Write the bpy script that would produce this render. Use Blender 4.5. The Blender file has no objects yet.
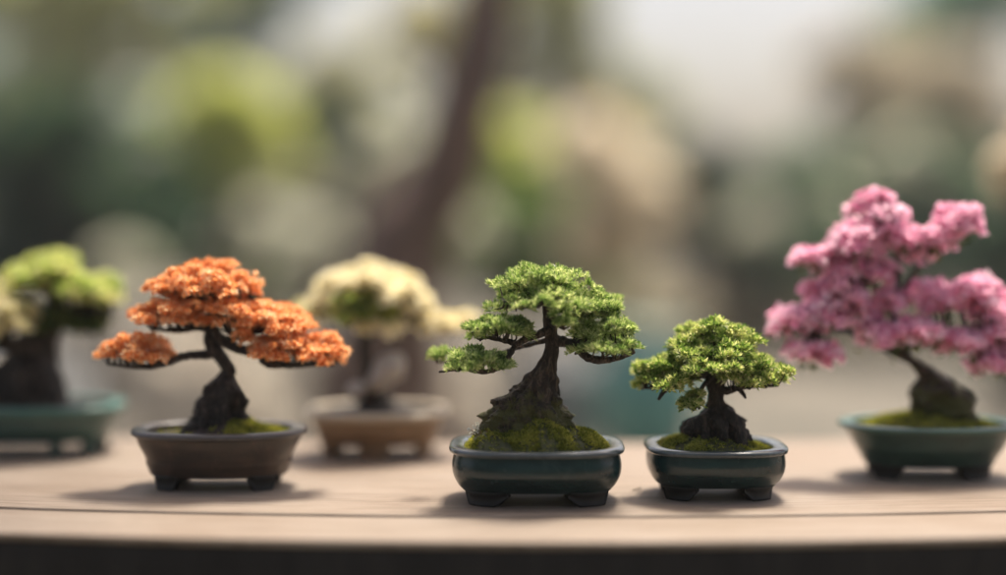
import bpy, math, random
import numpy as np
from mathutils import Vector, noise

random.seed(7)
rng = np.random.default_rng(11)
R = math.radians
C = bpy.context.scene.collection
SC = bpy.context.scene

# ------------------------------------------------------------------ camera, light, exposure
F = 1382.0                      # focal length in photo pixels (photo 1006 px wide)
TABLE_Z = 0.72
CAM_Z = TABLE_Z + 0.31
PITCH = math.atan((287.5 - 230.0) / F)
cd = bpy.data.cameras.new('camera')
cam = bpy.data.objects.new('camera', cd)
C.objects.link(cam)
cam.location = (0, 0, CAM_Z)
cam.rotation_euler = (R(90) - PITCH, 0, 0)
cd.sensor_width = 36.0
cd.lens = 36.0 * F / 1006.0
cd.clip_start = 0.05
cd.clip_end = 600
cd.dof.use_dof = True
cd.dof.focus_distance = 1.575
cd.dof.aperture_fstop = cd.lens / 1000.0 / 0.106
SC.camera = cam

SUN_AZ = R(24)  # clockwise from +Y
SUN_EL = R(70)
sun_dir = Vector((math.sin(SUN_AZ) * math.cos(SUN_EL), math.cos(SUN_AZ) * math.cos(SUN_EL), math.sin(SUN_EL)))
sl = bpy.data.lights.new('sun', 'SUN')
sl.energy = 4.4
sl.angle = R(11)
sl.color = (1.0, 0.92, 0.80)
sun = bpy.data.objects.new('sun', sl)
C.objects.link(sun)
sun.location = (3, 6, 8)
sun.rotation_euler = (-sun_dir).to_track_quat('-Z', 'Y').to_euler()

w = bpy.data.worlds.new('World')
SC.world = w
w.use_nodes = True
nt = w.node_tree
sky = nt.nodes.new('ShaderNodeTexSky')
sky.sky_type = 'NISHITA'
sky.sun_disc = False
sky.sun_elevation = SUN_EL
sky.sun_rotation = SUN_AZ
sky.air_density = 1.0
sky.dust_density = 6.0
sky.ozone_density = 0.6
warm = nt.nodes.new('ShaderNodeMixRGB')
warm.blend_type = 'MULTIPLY'
warm.inputs[0].default_value = 1.0
warm.inputs[2].default_value = (1.08, 1.0, 0.93, 1)
nt.links.new(sky.outputs[0], warm.inputs[1])
nt.links.new(warm.outputs[0], nt.nodes['Background'].inputs['Color'])
nt.nodes['Background'].inputs['Strength'].default_value = 0.13

SC.view_settings.view_transform = 'Standard'
SC.view_settings.look = 'None'
SC.view_settings.gamma = 1.0
SC.view_settings.exposure = 0.64
SC.render.engine = 'CYCLES'
SC.cycles.use_denoising = True
SC.cycles.max_bounces = 10
SC.cycles.diffuse_bounces = 7
SC.cycles.transmission_bounces = 8
SC.cycles.transparent_max_bounces = 8
SC.cycles.sample_clamp_indirect = 6.0

CT, ST = math.cos(PITCH), math.sin(PITCH)


def ray(px, py):
    """direction with y = 1 through a photo pixel"""
    u = (px - 503.0) / F
    v = -(py - 287.5) / F
    dx, dy, dz = u, CT + v * ST, -ST + v * CT
    return dx / dy, dz / dy


def W(px, py, Y):
    dx, dz = ray(px, py)
    return np.array((dx * Y, Y, CAM_Z + dz * Y))


# ------------------------------------------------------------------ materials
def new_mat(name):
    m = bpy.data.materials.new(name)
    m.use_nodes = True
    n = m.node_tree
    b = n.nodes['Principled BSDF']
    return m, n, b


def ramp(n, stops):
    r = n.nodes.new('ShaderNodeValToRGB')
    e = r.color_ramp.elements
    while len(e) < len(stops):
        e.new(0.5)
    for i, (p, c) in enumerate(stops):
        e[i].position = p
        e[i].color = (*c, 1)
    return r


def tex_noise(n, scale, detail=4, rough=0.55, vec=None, dist=0.0):
    t = n.nodes.new('ShaderNodeTexNoise')
    t.inputs['Scale'].default_value = scale
    t.inputs['Detail'].default_value = detail
    t.inputs['Roughness'].default_value = rough
    t.inputs['Distortion'].default_value = dist
    if vec is not None:
        n.links.new(vec, t.inputs['Vector'])
    return t


def coords(n, scale=(1, 1, 1)):
    tc = n.nodes.new('ShaderNodeTexCoord')
    mp = n.nodes.new('ShaderNodeMapping')
    mp.inputs['Scale'].default_value = scale
    n.links.new(tc.outputs['Object'], mp.inputs['Vector'])
    return mp.outputs['Vector']


def bump(n, b, height, strength, dist):
    bp = n.nodes.new('ShaderNodeBump')
    bp.inputs['Strength'].default_value = strength
    bp.inputs['Distance'].default_value = dist
    n.links.new(height, bp.inputs['Height'])
    n.links.new(bp.outputs['Normal'], b.inputs['Normal'])


def leaf_mat(name, stops, transl, tcol, rough=0.45, noise_scale=60.0, spec=0.4):
    """leaves: colour varies per leaf and per clump; light passes through"""
    m, n, b = new_mat(name)
    g = n.nodes.new('ShaderNodeNewGeometry')
    no = tex_noise(n, noise_scale, 2, 0.5, coords(n))
    mx = n.nodes.new('ShaderNodeMath')
    mx.operation = 'MULTIPLY_ADD'
    n.links.new(g.outputs['Random Per Island'], mx.inputs[0])
    mx.inputs[1].default_value = 0.6
    m2 = n.nodes.new('ShaderNodeMath')
    m2.operation = 'MULTIPLY_ADD'
    n.links.new(no.outputs[0], m2.inputs[0])
    m2.inputs[1].default_value = 1.2
    m2.inputs[2].default_value = -0.32
    n.links.new(m2.outputs[0], mx.inputs[2])
    r = ramp(n, stops)
    n.links.new(mx.outputs[0], r.inputs[0])
    n.links.new(r.outputs[0], b.inputs['Base Color'])
    b.inputs['Roughness'].default_value = rough
    b.inputs['Specular IOR Level'].default_value = spec
    t = n.nodes.new('ShaderNodeBsdfTranslucent')
    mul = n.nodes.new('ShaderNodeMixRGB')
    mul.blend_type = 'MULTIPLY'
    mul.inputs[0].default_value = 1.0
    n.links.new(r.outputs[0], mul.inputs[1])
    mul.inputs[2].default_value = (*tcol, 1)
    n.links.new(mul.outputs[0], t.inputs['Color'])
    ms = n.nodes.new('ShaderNodeMixShader')
    ms.inputs[0].default_value = transl
    n.links.new(b.outputs[0], ms.inputs[1])
    n.links.new(t.outputs[0], ms.inputs[2])
    n.links.new(ms.outputs[0], n.nodes['Material Output'].inputs['Surface'])
    return m


def bark_mat(name, c0, c1, c2, scale=60.0, strength=1.0, dist=0.010, rough=0.55):
    m, n, b = new_mat(name)
    v = coords(n, (1.0, 1.0, 0.35))
    a = tex_noise(n, scale, 6, 0.65, v, 0.6)
    r = ramp(n, [(0.32, c0), (0.5, c1), (0.66, c2)])
    n.links.new(a.outputs[0], r.inputs[0])
    n.links.new(r.outputs[0], b.inputs['Base Color'])
    b.inputs['Roughness'].default_value = rough
    bump(n, b, a.outputs[0], strength, dist)
    return m


def glaze_mat(name, c0, c1, rough=0.28, scale=18.0, coat=0.2, wear=None):
    m, n, b = new_mat(name)
    a = tex_noise(n, scale, 5, 0.6, coords(n, (1, 1, 2.5)))
    r = ramp(n, [(0.35, c0), (0.65, c1)])
    n.links.new(a.outputs[0], r.inputs[0])
    n.links.new(r.outputs[0], b.inputs['Base Color'])
    f = tex_noise(n, 140, 3, 0.6, coords(n))
    # dried water and dust marks on the glaze
    d = tex_noise(n, 34, 6, 0.72, coords(n, (1, 1, 0.5)), 1.2)
    dr = ramp(n, [(0.54, (0, 0, 0)), (0.80, (0.5, 0.5, 0.5))])
    n.links.new(d.outputs[0], dr.inputs[0])
    dm = n.nodes.new('ShaderNodeMixRGB')
    n.links.new(dr.outputs[0], dm.inputs[0])
    n.links.new(r.outputs[0], dm.inputs[1])
    dm.inputs[2].default_value = (c1[0] * 1.6 + 0.035, c1[1] * 1.5 + 0.03, c1[2] * 1.5 + 0.026, 1)
    n.links.new(dm.outputs[0], b.inputs['Base Color'])
    rr = n.nodes.new('ShaderNodeMapRange')
    rr.inputs['To Min'].default_value = rough * 0.9
    rr.inputs['To Max'].default_value = rough * 1.25
    n.links.new(f.outputs[0], rr.inputs['Value'])
    n.links.new(rr.outputs[0], b.inputs['Roughness'])
    b.inputs['Coat Weight'].default_value = coat
    b.inputs['Coat Roughness'].default_value = 0.2
    bump(n, b, a.outputs[0], 0.06, 0.002)
    return m


M = {}
M['bark'] = bark_mat('dark_bark', (0.007, 0.005, 0.004), (0.030, 0.019, 0.013), (0.15, 0.105, 0.075), 150)
M['bark_black'] = bark_mat('black_bark', (0.005, 0.004, 0.004), (0.018, 0.013, 0.010), (0.10, 0.072, 0.055), 160)
M['bark_green'] = bark_mat('lichened_bark', (0.006, 0.004, 0.003), (0.032, 0.020, 0.013), (0.16, 0.115, 0.08), 150)
# moss creeping up the foot of the trunk
n = M['bark_green'].node_tree
b = n.nodes['Principled BSDF']
old = b.inputs['Base Color'].links[0].from_socket
tc = n.nodes.new('ShaderNodeTexCoord')
sx = n.nodes.new('ShaderNodeSeparateXYZ')
n.links.new(tc.outputs['Object'], sx.inputs[0])
mr = n.nodes.new('ShaderNodeMapRange')
mr.inputs['From Min'].default_value = 0.075
mr.inputs['From Max'].default_value = 0.150
mr.inputs['To Min'].default_value = 0.30
mr.inputs['To Max'].default_value = -0.12
n.links.new(sx.outputs['Z'], mr.inputs['Value'])
mn = tex_noise(n, 55, 5, 0.65, tc.outputs['Object'])
ad = n.nodes.new('ShaderNodeMath')
n.links.new(mr.outputs[0], ad.inputs[0])
n.links.new(mn.outputs[0], ad.inputs[1])
mk = ramp(n, [(0.56, (0, 0, 0)), (0.68, (1, 1, 1))])
n.links.new(ad.outputs[0], mk.inputs[0])
mm = n.nodes.new('ShaderNodeMixRGB')
n.links.new(mk.outputs[0], mm.inputs[0])
n.links.new(old, mm.inputs[1])
mm.inputs[2].default_value = (0.085, 0.085, 0.018, 1)
n.links.new(mm.outputs[0], b.inputs['Base Color'])
M['bark_tree'] = bark_mat('garden_bark', (0.06, 0.031, 0.02), (0.12, 0.068, 0.045), (0.19, 0.115, 0.08), 8, 0.8, 0.03)
M['moss'] = leaf_mat('moss', [(0.1, (0.04, 0.07, 0.012)), (0.45, (0.22, 0.26, 0.05)), (0.9, (0.60, 0.58, 0.17))], 0.4, (1.2, 1.1, 0.5), 0.7, 55, 0.15)
M['moss_bed'] = bark_mat('moss_bed', (0.014, 0.016, 0.004), (0.045, 0.052, 0.01), (0.10, 0.10, 0.02), 120, 1.0, 0.003)
M['soil'] = bark_mat('soil', (0.012, 0.009, 0.007), (0.035, 0.026, 0.02), (0.09, 0.075, 0.055), 220, 1.0, 0.003)
M['leaf_pine'] = leaf_mat('fine_green_leaf', [(0.1, (0.05, 0.115, 0.03)), (0.38, (0.19, 0.30, 0.09)), (0.64, (0.47, 0.56, 0.25)), (0.9, (0.86, 0.85, 0.60))], 0.5, (1.07, 1.14, 0.68), 0.36, 70)
M['leaf_box'] = leaf_mat('small_green_leaf', [(0.1, (0.05, 0.12, 0.025)), (0.38, (0.20, 0.32, 0.08)), (0.64, (0.51, 0.58, 0.23)), (0.9, (0.88, 0.83, 0.58))], 0.5, (1.08, 1.13, 0.66), 0.38, 60)
M['leaf_orange'] = leaf_mat('orange_leaf', [(0.1, (0.70, 0.24, 0.07)), (0.35, (0.90, 0.47, 0.19)), (0.65, (0.95, 0.64, 0.36)), (0.95, (0.96, 0.84, 0.66))], 0.55, (1.05, 0.95, 0.8), 0.5, 60)
M['leaf_cream'] = leaf_mat('cream_blossom', [(0.1, (0.90, 0.82, 0.55)), (0.5, (0.93, 0.88, 0.66)), (1.0, (0.95, 0.92, 0.80))], 0.6, (1.0, 0.99, 0.94), 0.5, 40)
M['leaf_cream_under'] = leaf_mat('cream_tree_leaf', [(0.1, (0.10, 0.17, 0.04)), (0.5, (0.32, 0.42, 0.12)), (1.0, (0.68, 0.68, 0.36))], 0.5, (1.2, 1.1, 0.6), 0.5, 40)
M['leaf_left'] = leaf_mat('lime_leaf', [(0.1, (0.14, 0.28, 0.04)), (0.4, (0.50, 0.60, 0.18)), (0.75, (0.90, 0.85, 0.58))], 0.55, (1.05, 1.1, 0.7), 0.5, 40)
M['leaf_pale_and_sunlit'] = leaf_mat('cream_and_sunlit_leaf', [(0.1, (0.58, 0.58, 0.28)), (0.5, (0.86, 0.82, 0.56)), (1.0, (0.93, 0.87, 0.72))], 0.55, (1.0, 0.98, 0.9), 0.5, 40)
M['petal_pink'] = leaf_mat('pink_petal', [(0.1, (0.80, 0.30, 0.50)), (0.35, (0.90, 0.52, 0.66)), (0.7, (0.94, 0.70, 0.79)), (1.0, (0.95, 0.82, 0.86))], 0.55, (1.03, 0.95, 1.0), 0.5, 35)
M['leaf_azalea_and_shade'] = leaf_mat('azalea_and_shade_leaf', [(0.1, (0.03, 0.06, 0.015)), (0.6, (0.09, 0.14, 0.04)), (1.0, (0.2, 0.22, 0.08))], 0.3, (1.2, 1.1, 0.6), 0.4, 40)
M['white_petal'] = leaf_mat('white_petal', [(0.1, (0.7, 0.68, 0.6)), (1.0, (0.85, 0.83, 0.78))], 0.3, (1, 1, 0.9), 0.5, 40)
M['glaze_dark'] = glaze_mat('dark_teal_glaze', (0.006, 0.021, 0.023), (0.013, 0.040, 0.041), 0.24)
M['glaze_rim'] = glaze_mat('sky_tinted_rim_glaze', (0.035, 0.05, 0.056), (0.065, 0.086, 0.095), 0.2, 18.0, 0.6)  # rim lifted to blue-grey, sky reflection put into the glaze colour
M['glaze_green'] = glaze_mat('green_glaze', (0.014, 0.042, 0.036), (0.03, 0.075, 0.062), 0.28)
M['glaze_green_rim'] = glaze_mat('green_rim_glaze', (0.04, 0.10, 0.082), (0.08, 0.16, 0.13), 0.3)
M['glaze_teal'] = glaze_mat('teal_glaze', (0.02, 0.06, 0.054), (0.036, 0.095, 0.084), 0.32)
M['glaze_teal_rim'] = glaze_mat('teal_rim_glaze', (0.042, 0.12, 0.10), (0.07, 0.17, 0.14), 0.35)
M['clay_brown'] = glaze_mat('brown_clay', (0.19, 0.118, 0.064), (0.30, 0.20, 0.12), 0.55, 14, 0.1)
M['clay_rim'] = glaze_mat('lit_clay_rim', (0.34, 0.285, 0.21), (0.46, 0.395, 0.30), 0.5, 14, 0.1)  # rim paler than the pot, caught light put into its colour
M['clay_dark'] = glaze_mat('dark_clay', (0.030, 0.022, 0.018), (0.085, 0.055, 0.038), 0.42, 12, 0.15)
M['clay_dark_rim'] = glaze_mat('dark_clay_rim', (0.05, 0.045, 0.045), (0.10, 0.09, 0.085), 0.36, 12, 0.2)
M['foot_dark'] = glaze_mat('shade_dark_foot', (0.007, 0.008, 0.008), (0.015, 0.016, 0.016), 0.5, 18, 0.0)  # feet near black, shade below the pots put into their colour
M['pale_stone'] = bark_mat('pale_stone', (0.25, 0.22, 0.19), (0.42, 0.37, 0.32), (0.55, 0.50, 0.44), 60, 0.5, 0.004)
M['twig_pale'] = bark_mat('pale_twig', (0.10, 0.07, 0.05), (0.2, 0.15, 0.1), (0.3, 0.24, 0.16), 100)


def wood_mat():
    m, n, b = new_mat('weathered_table_wood')
    # boards bend round the table: polar coordinates keep the grain along them
    tc = n.nodes.new('ShaderNodeTexCoord')
    v = n.nodes.new('ShaderNodeMapping')
    v.inputs['Scale'].default_value = (1.3, 42, 1)
    n.links.new(tc.outputs['UV'], v.inputs['Vector'])
    a = tex_noise(n, 4.0, 8, 0.62, v.outputs[0], 0.7)
    v2 = n.nodes.new('ShaderNodeMapping')
    v2.inputs['Scale'].default_value = (1, 1.6, 1)
    n.links.new(tc.outputs['UV'], v2.inputs['Vector'])
    big = tex_noise(n, 3.2, 3, 0.5, v2.outputs[0])
    r = ramp(n, [(0.28, (0.165, 0.125, 0.092)), (0.48, (0.28, 0.228, 0.182)), (0.75, (0.345, 0.29, 0.240))])
    n.links.new(a.outputs[0], r.inputs[0])
    r2 = ramp(n, [(0.3, (0.86, 0.81, 0.76)), (0.62, (1.0, 1.0, 1.0))])
    n.links.new(big.outputs[0], r2.inputs[0])
    mx = n.nodes.new('ShaderNodeMixRGB')
    mx.blend_type = 'MULTIPLY'
    mx.inputs[0].default_value = 1.0
    n.links.new(r.outputs[0], mx.inputs[1])
    n.links.new(r2.outputs[0], mx.inputs[2])
    v3 = n.nodes.new('ShaderNodeMapping')
    v3.inputs['Scale'].default_value = (9, 420, 1)
    n.links.new(tc.outputs['UV'], v3.inputs['Vector'])
    fine = tex_noise(n, 1.6, 5, 0.7, v3.outputs[0], 0.3)
    r3 = ramp(n, [(0.34, (0.66, 0.6, 0.55)), (0.52, (1.0, 1.0, 1.0))])
    n.links.new(fine.outputs[0], r3.inputs[0])
    mf = n.nodes.new('ShaderNodeMixRGB')
    mf.blend_type = 'MULTIPLY'
    mf.inputs[0].default_value = 1.0
    n.links.new(mx.outputs[0], mf.inputs[1])
    n.links.new(r3.outputs[0], mf.inputs[2])
    n.links.new(mf.outputs[0], b.inputs['Base Color'])
    b.inputs['Roughness'].default_value = 0.62
    b.inputs['Specular IOR Level'].default_value = 0.35
    bump(n, b, a.outputs[0], 0.5, 0.002)
    return m


M['wood'] = wood_mat()
M['dark_wood'] = bark_mat('shade_dark_wood', (0.006, 0.005, 0.005), (0.011, 0.010, 0.010), (0.02, 0.018, 0.017), 30, 0.3, 0.002, 0.8)  # near-black colour carries the shade on the table's front face


def ground_mat():
    m, n, b = new_mat('pale_gravel')
    v = coords(n)
    a = tex_noise(n, 0.55, 4, 0.6, v)
    f = tex_noise(n, 35, 4, 0.7, v)
    r = ramp(n, [(0.36, (0.08, 0.08, 0.062)), (0.5, (0.17, 0.155, 0.125)), (0.7, (0.27, 0.235, 0.185))])
    n.links.new(a.outputs[0], r.inputs[0])
    r2 = ramp(n, [(0.3, (0.7, 0.7, 0.7)), (0.7, (1, 1, 1))])
    n.links.new(f.outputs[0], r2.inputs[0])
    mx = n.nodes.new('ShaderNodeMixRGB')
    mx.blend_type = 'MULTIPLY'
    mx.inputs[0].default_value = 1.0
    n.links.new(r.outputs[0], mx.inputs[1])
    n.links.new(r2.outputs[0], mx.inputs[2])
    n.links.new(mx.outputs[0], b.inputs['Base Color'])
    b.inputs['Roughness'].default_value = 0.9
    bump(n, b, f.outputs[0], 0.6, 0.02)
    return m


M['ground'] = ground_mat()


# ------------------------------------------------------------------ mesh helpers
def mesh_obj(name, verts, faces, mat, parent=None, origin=(0, 0, 0), smooth=True, uv=None):
    """faces: an (n,3) or (n,4) array or a list of such arrays; verts in world space, stored relative to origin"""
    v = np.asarray(verts, dtype=np.float32) - np.asarray(origin, dtype=np.float32)
    fl = faces if isinstance(faces, list) else [faces]
    fl = [np.asarray(f, dtype=np.int32) for f in fl if len(f)]
    me = bpy.data.meshes.new(name)
    me.vertices.add(len(v))
    me.vertices.foreach_set('co', v.ravel())
    loops = np.concatenate([f.ravel() for f in fl])
    sizes = np.concatenate([np.full(len(f), f.shape[1], dtype=np.int32) for f in fl])
    starts = np.concatenate(([0], np.cumsum(sizes)[:-1])).astype(np.int32)
    me.loops.add(len(loops))
    me.loops.foreach_set('vertex_index', loops)
    me.polygons.add(len(sizes))
    me.polygons.foreach_set('loop_start', starts)
    me.polygons.foreach_set('use_smooth', np.full(len(sizes), smooth, dtype=bool))
    if uv is not None:
        ul = me.uv_layers.new(name='UVMap')
        ul.data.foreach_set('uv', np.asarray(uv, dtype=np.float32)[loops].ravel())
    me.update(calc_edges=True)
    me.validate()
    me.materials.append(mat)
    o = bpy.data.objects.new(name, me)
    C.objects.link(o)
    if parent is not None:
        o.parent = parent
    else:
        o.location = origin
    return o


def empty(name, loc, label, cat, group=None):
    o = bpy.data.objects.new(name, None)
    o.empty_display_size = 0.05
    C.objects.link(o)
    o.location = loc
    o['label'] = label
    o['category'] = cat
    if group:
        o['group'] = group
    return o


def tag(o, label, cat, group=None):
    o['label'] = label
    o['category'] = cat
    if group:
        o['group'] = group
    return o


def unit(a):
    return a / np.maximum(np.linalg.norm(a, axis=-1, keepdims=True), 1e-9)


class MB:
    """collects pieces into one mesh"""
    def __init__(s):
        s.v, s.q, s.t, s.n = [], [], [], 0

    def add(s, v, q=None, t=None):
        v = np.asarray(v, dtype=np.float64)
        s.v.append(v)
        if q is not None and len(q):
            s.q.append(np.asarray(q) + s.n)
        if t is not None and len(t):
            s.t.append(np.asarray(t) + s.n)
        s.n += len(v)

    def build(s, name, mat, parent=None, origin=(0, 0, 0), smooth=True):
        fl = []
        if s.q:
            fl.append(np.concatenate(s.q))
        if s.t:
            fl.append(np.concatenate(s.t))
        return mesh_obj(name, np.concatenate(s.v), fl, mat, parent, origin, smooth)


def catmull(P, n):
    P = np.asarray(P, dtype=float)
    if len(P) < 3:
        t = np.linspace(0, 1, n)[:, None]
        return P[0] * (1 - t) + P[-1] * t
    Q = np.vstack([2 * P[0] - P[1], P, 2 * P[-1] - P[-2]])
    seg = len(P) - 1
    out = []
    for u in np.linspace(0, seg, n):
        i = min(int(u), seg - 1)
        t = u - i
        p0, p1, p2, p3 = Q[i], Q[i + 1], Q[i + 2], Q[i + 3]
        out.append(0.5 * ((2 * p1) + (-p0 + p2) * t + (2 * p0 - 5 * p1 + 4 * p2 - p3) * t * t + (-p0 + 3 * p1 - 3 * p2 + p3) * t ** 3))
    return np.array(out)


def grid_faces(n, m, close=True):
    i = np.arange(n - 1)[:, None]
    j = np.arange(m if close else m - 1)[None, :]
    a = i * m + j
    b = i * m + (j + 1) % m
    return np.stack([a, b, b + m, a + m], -1).reshape(-1, 4)


def tube(mb, pts, rad, n=14, seg=8, rough=0.0, seed=0, freq=1.0, squash=1.0):
    """smooth tapering tube through pts, lumpy by rough"""
    pr = np.hstack([np.asarray(pts, float), np.asarray(rad, float)[:, None]])
    c = catmull(pr, n)
    p, r = c[:, :3], np.maximum(c[:, 3], 1e-5)
    tan = unit(np.gradient(p, axis=0))
    up = np.array((0.12, 1.0, 0.07))
    a = np.linspace(0, 2 * math.pi, seg, endpoint=False)
    V = []
    for k in range(n):
        x = unit(np.cross(tan[k], up))
        y = np.cross(tan[k], x)
        for th in a:
            d = x * math.cos(th) + y * math.sin(th) * squash
            rr = r[k]
            if rough:
                s = (p[k] + d * rr) / max(r.max(), 1e-4) * freq
                rr *= 1 + rough * noise.fractal(Vector(s + seed * 7.3), 1.0, 2.0, 3)
            V.append(p[k] + d * rr)
    V = np.array(V)
    e0, e1 = len(V), len(V) + 1
    V = np.vstack([V, p[0], p[-1] + tan[-1] * r[-1] * 0.6])
    j = np.arange(seg)
    t0 = np.stack([np.full(seg, e0), (j + 1) % seg, j], -1)
    b = (n - 1) * seg
    t1 = np.stack([np.full(seg, e1), b + j, b + (j + 1) % seg], -1)
    mb.add(V, grid_faces(n, seg), np.vstack([t0, t1]))


def leaf_cards(P, D, L, Wd, fold=0.25, droop=0.0):
    n = len(P)
    rnd = rng.normal(size=(n, 3))
    S = unit(np.cross(D, rnd))
    N = np.cross(S, D)
    L = L[:, None]
    Wd = Wd[:, None]
    mid = P + D * L * 0.55
    tip = P + D * L + N * droop * L
    V = np.stack([P, mid + S * Wd * 0.5 + N * fold * Wd, tip, mid - S * Wd * 0.5 + N * fold * Wd], 1).reshape(-1, 3)
    b = np.arange(n)[:, None] * 4
    return V, np.vstack([b + [0, 1, 2], b + [0, 2, 3]])


def tufts(mb, P, N, k, L, Wd, a0, a1, fold=0.25, droop=0.0, jitter=0.3):
    """k leaves radiating from each point, a0..a1 degrees off its normal"""
    n = len(P)
    rnd = rng.normal(size=(n, 3))
    T = unit(np.cross(N, rnd))
    B = np.cross(N, T)
    ph = rng.uniform(0, 6.28, n)
    sc = rng.uniform(0.75, 1.2, n)
    for j in range(k):
        al = np.radians(rng.uniform(a0, a1, n))[:, None]
        th = (ph + 2 * math.pi * j / k + rng.normal(0, jitter, n))[:, None]
        D = unit(N * np.cos(al) + (T * np.cos(th) + B * np.sin(th)) * np.sin(al))
        ln = L * sc * rng.uniform(0.75, 1.2, n)
        wd = Wd * sc * rng.uniform(0.8, 1.2, n)
        v, t = leaf_cards(P, D, ln, wd, fold, droop)
        mb.add(v, None, t)


def lump_points(c, r, nl, per, lump=0.34, low=-0.15, up=0.6, rr=(0.45, 1.0)):
    """points and outward normals of foliage clumps that together make a domed pad; also the clump centres"""
    c = np.asarray(c, float)
    r = np.asarray(r, float)
    u = rng.uniform(0, 1, nl)
    z = low + (1 - low) * u
    th = np.arange(nl) * 2.39996 + rng.uniform(0, 0.7, nl)
    s = np.sqrt(np.maximum(0, 1 - z * z))
    d = np.stack([s * np.cos(th), s * np.sin(th), z], -1)
    rad = rng.uniform(0.45, 0.95, nl)[:, None]
    cen = c + d * r * rad
    lr = np.array([max(r[0], r[1]) * 0.95, max(r[0], r[1]) * 0.95, max(r[2], r[0] * 0.55) * 0.95]) * lump
    P, N = [], []
    for q in cen:
        dd = unit(rng.normal(size=(per, 3)))
        dd[:, 2] = np.where(dd[:, 2] < -0.25, -dd[:, 2] * 0.8, dd[:, 2])
        k = rng.uniform(*rr, per)[:, None] * rng.uniform(0.8, 1.15)
        P.append(q + dd * lr * k)
        N.append(unit(dd + np.array((0, 0, up)) + 0.35 * unit(q - c)))
    return np.concatenate(P), np.concatenate(N), cen


# ------------------------------------------------------------------ pots
def sgnpow(x, e):
    return np.sign(x) * np.abs(x) ** e


def oval(a, b, n, z, th):
    e = 2.0 / n
    return np.stack([a * sgnpow(np.cos(th), e), b * sgnpow(np.sin(th), e), np.full_like(th, z)], -1)


def pot(root, o, a, b, n, h, body, mats, lip=0.008, over=0.005, soil_drop=0.008, feet=None, foot_h=0.016, foot_profile=None):
    """a, b half sizes of the rim; body: list of (scale, z fraction from foot_h to the lip)"""
    o = np.asarray(o, float)
    m = 112
    th = np.linspace(0, 2 * math.pi, m, endpoint=False)
    base = foot_h * 0.9
    zl = h - lip
    prof = [(body[0][0] - 0.03, base)] + [(s, base + (zl + 0.0015 - base) * f) for s, f in body]
    pc = catmull(np.array([(s, z) for s, z in prof]), 34)
    rings = [oval(a * s, b * s * (1 - 0.16 * max(0.0, 1 - (z - base) / (0.45 * (zl - base)))), n, z, th) for s, z in pc]
    wall = 0.009
    for z in (zl + 0.0012, h - soil_drop - 0.004):
        rings.append(oval(a * pc[-1][0] - wall, b * pc[-1][0] - wall, n, z, th))
    V = np.concatenate(rings)
    q = grid_faces(len(rings), m)
    V = np.vstack([V, (0, 0, base)])
    j = np.arange(m)
    t = np.stack([np.full(m, len(V) - 1), (j + 1) % m, j], -1)
    body_o = mesh_obj('pot', V + o, [q, t], mats[0], root, o)
    # rolled rim
    k = 14
    ph = np.linspace(0, 2 * math.pi, k, endpoint=False)
    rings = []
    wr = (wall + over + 0.004) / 2
    mid = (pc[-1][0] * a - wall + a * 1.0) / 2
    for p in ph:
        off = sgnpow(math.cos(p), 0.6) * wr
        zz = h - lip / 2 + sgnpow(math.sin(p), 0.7) * lip / 2
        rings.append(oval(a - wr + off, b - wr + off, n, float(zz), th))
    rings.append(rings[0])
    V = np.concatenate(rings[:-1])
    q = grid_faces(k, m)
    last = (k - 1) * m
    q2 = np.stack([last + j, last + (j + 1) % m, (j + 1) % m, j], -1)
    mesh_obj('rim', V + o, np.vstack([q, q2]), mats[1], body_o, o)
    # feet
    s0 = body[0][0]
    for (t0, t1) in feet:
        tt = np.radians(np.linspace(t0, t1, 22))
        u = np.linspace(0, 1, 22)
        edge = np.minimum(u, 1 - u)
        zb = np.clip((0.17 - edge) / 0.17, 0, 1) ** 0.8 * foot_h * 0.6
        fp = foot_profile or [(-0.001, 1.0), (0.0015, 0.9), (-0.002, 0.7), (-0.004, 0.45), (-0.003, 0.15), (-0.002, 0.0)]
        rows = []
        for off, fz in fp:
            ring = oval(a * s0 + off, b * s0 * 0.86 + off, n, 0, tt)
            ring[:, 2] = zb + (foot_h - zb) * fz
            rows.append(ring)
        for off, fz in ((-0.012, 0.0), (-0.012, 1.0)):
            ring = oval(a * s0 + off, b * s0 * 0.86 + off, n, 0, tt)
            ring[:, 2] = zb + (foot_h - zb) * fz
            rows.append(ring)
        rows.append(rows[0])
        V = np.concatenate(rows)
        q = grid_faces(len(rows), 22, close=False)
        nr = len(rows) - 1
        c0 = np.array([[i * 22 for i in range(nr)]])
        caps = []
        for e in (0, 21):
            idx = [i * 22 + e for i in range(nr)]
            for i in range(1, nr - 1):
                caps.append((idx[0], idx[i], idx[i + 1]))
        mesh_obj('foot', V + o, [q, np.array(caps)], mats[2] if len(mats) > 2 else mats[0], body_o, o)
    return body_o


def mound(name, root, o, a, b, n, z0, hill, mat, fuzz=None, fuzz_n=0, fuzz_len=0.004, where=None):
    """soil or moss bed filling the pot; hill(x, y) gives the height above z0; fuzz grows on it as part of the same mesh"""
    o = np.asarray(o, float)
    rows, m = 26, 90
    th = np.linspace(0, 2 * math.pi, m, endpoint=False)
    V = []
    for i in range(rows):
        f = 1 - i / (rows - 1) * 0.995
        ring = oval(a * f, b * f, n, 0, th)
        for p in ring:
            p[2] = z0 + hill(p[0], p[1]) + 0.0022 * noise.fractal(Vector((p[0] * 60, p[1] * 60, 3.3)), 1, 2, 4)
        V.append(ring)
    V = np.concatenate(V)
    return mesh_obj(name, V + o, grid_faces(rows, m), mat, root, o)


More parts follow.
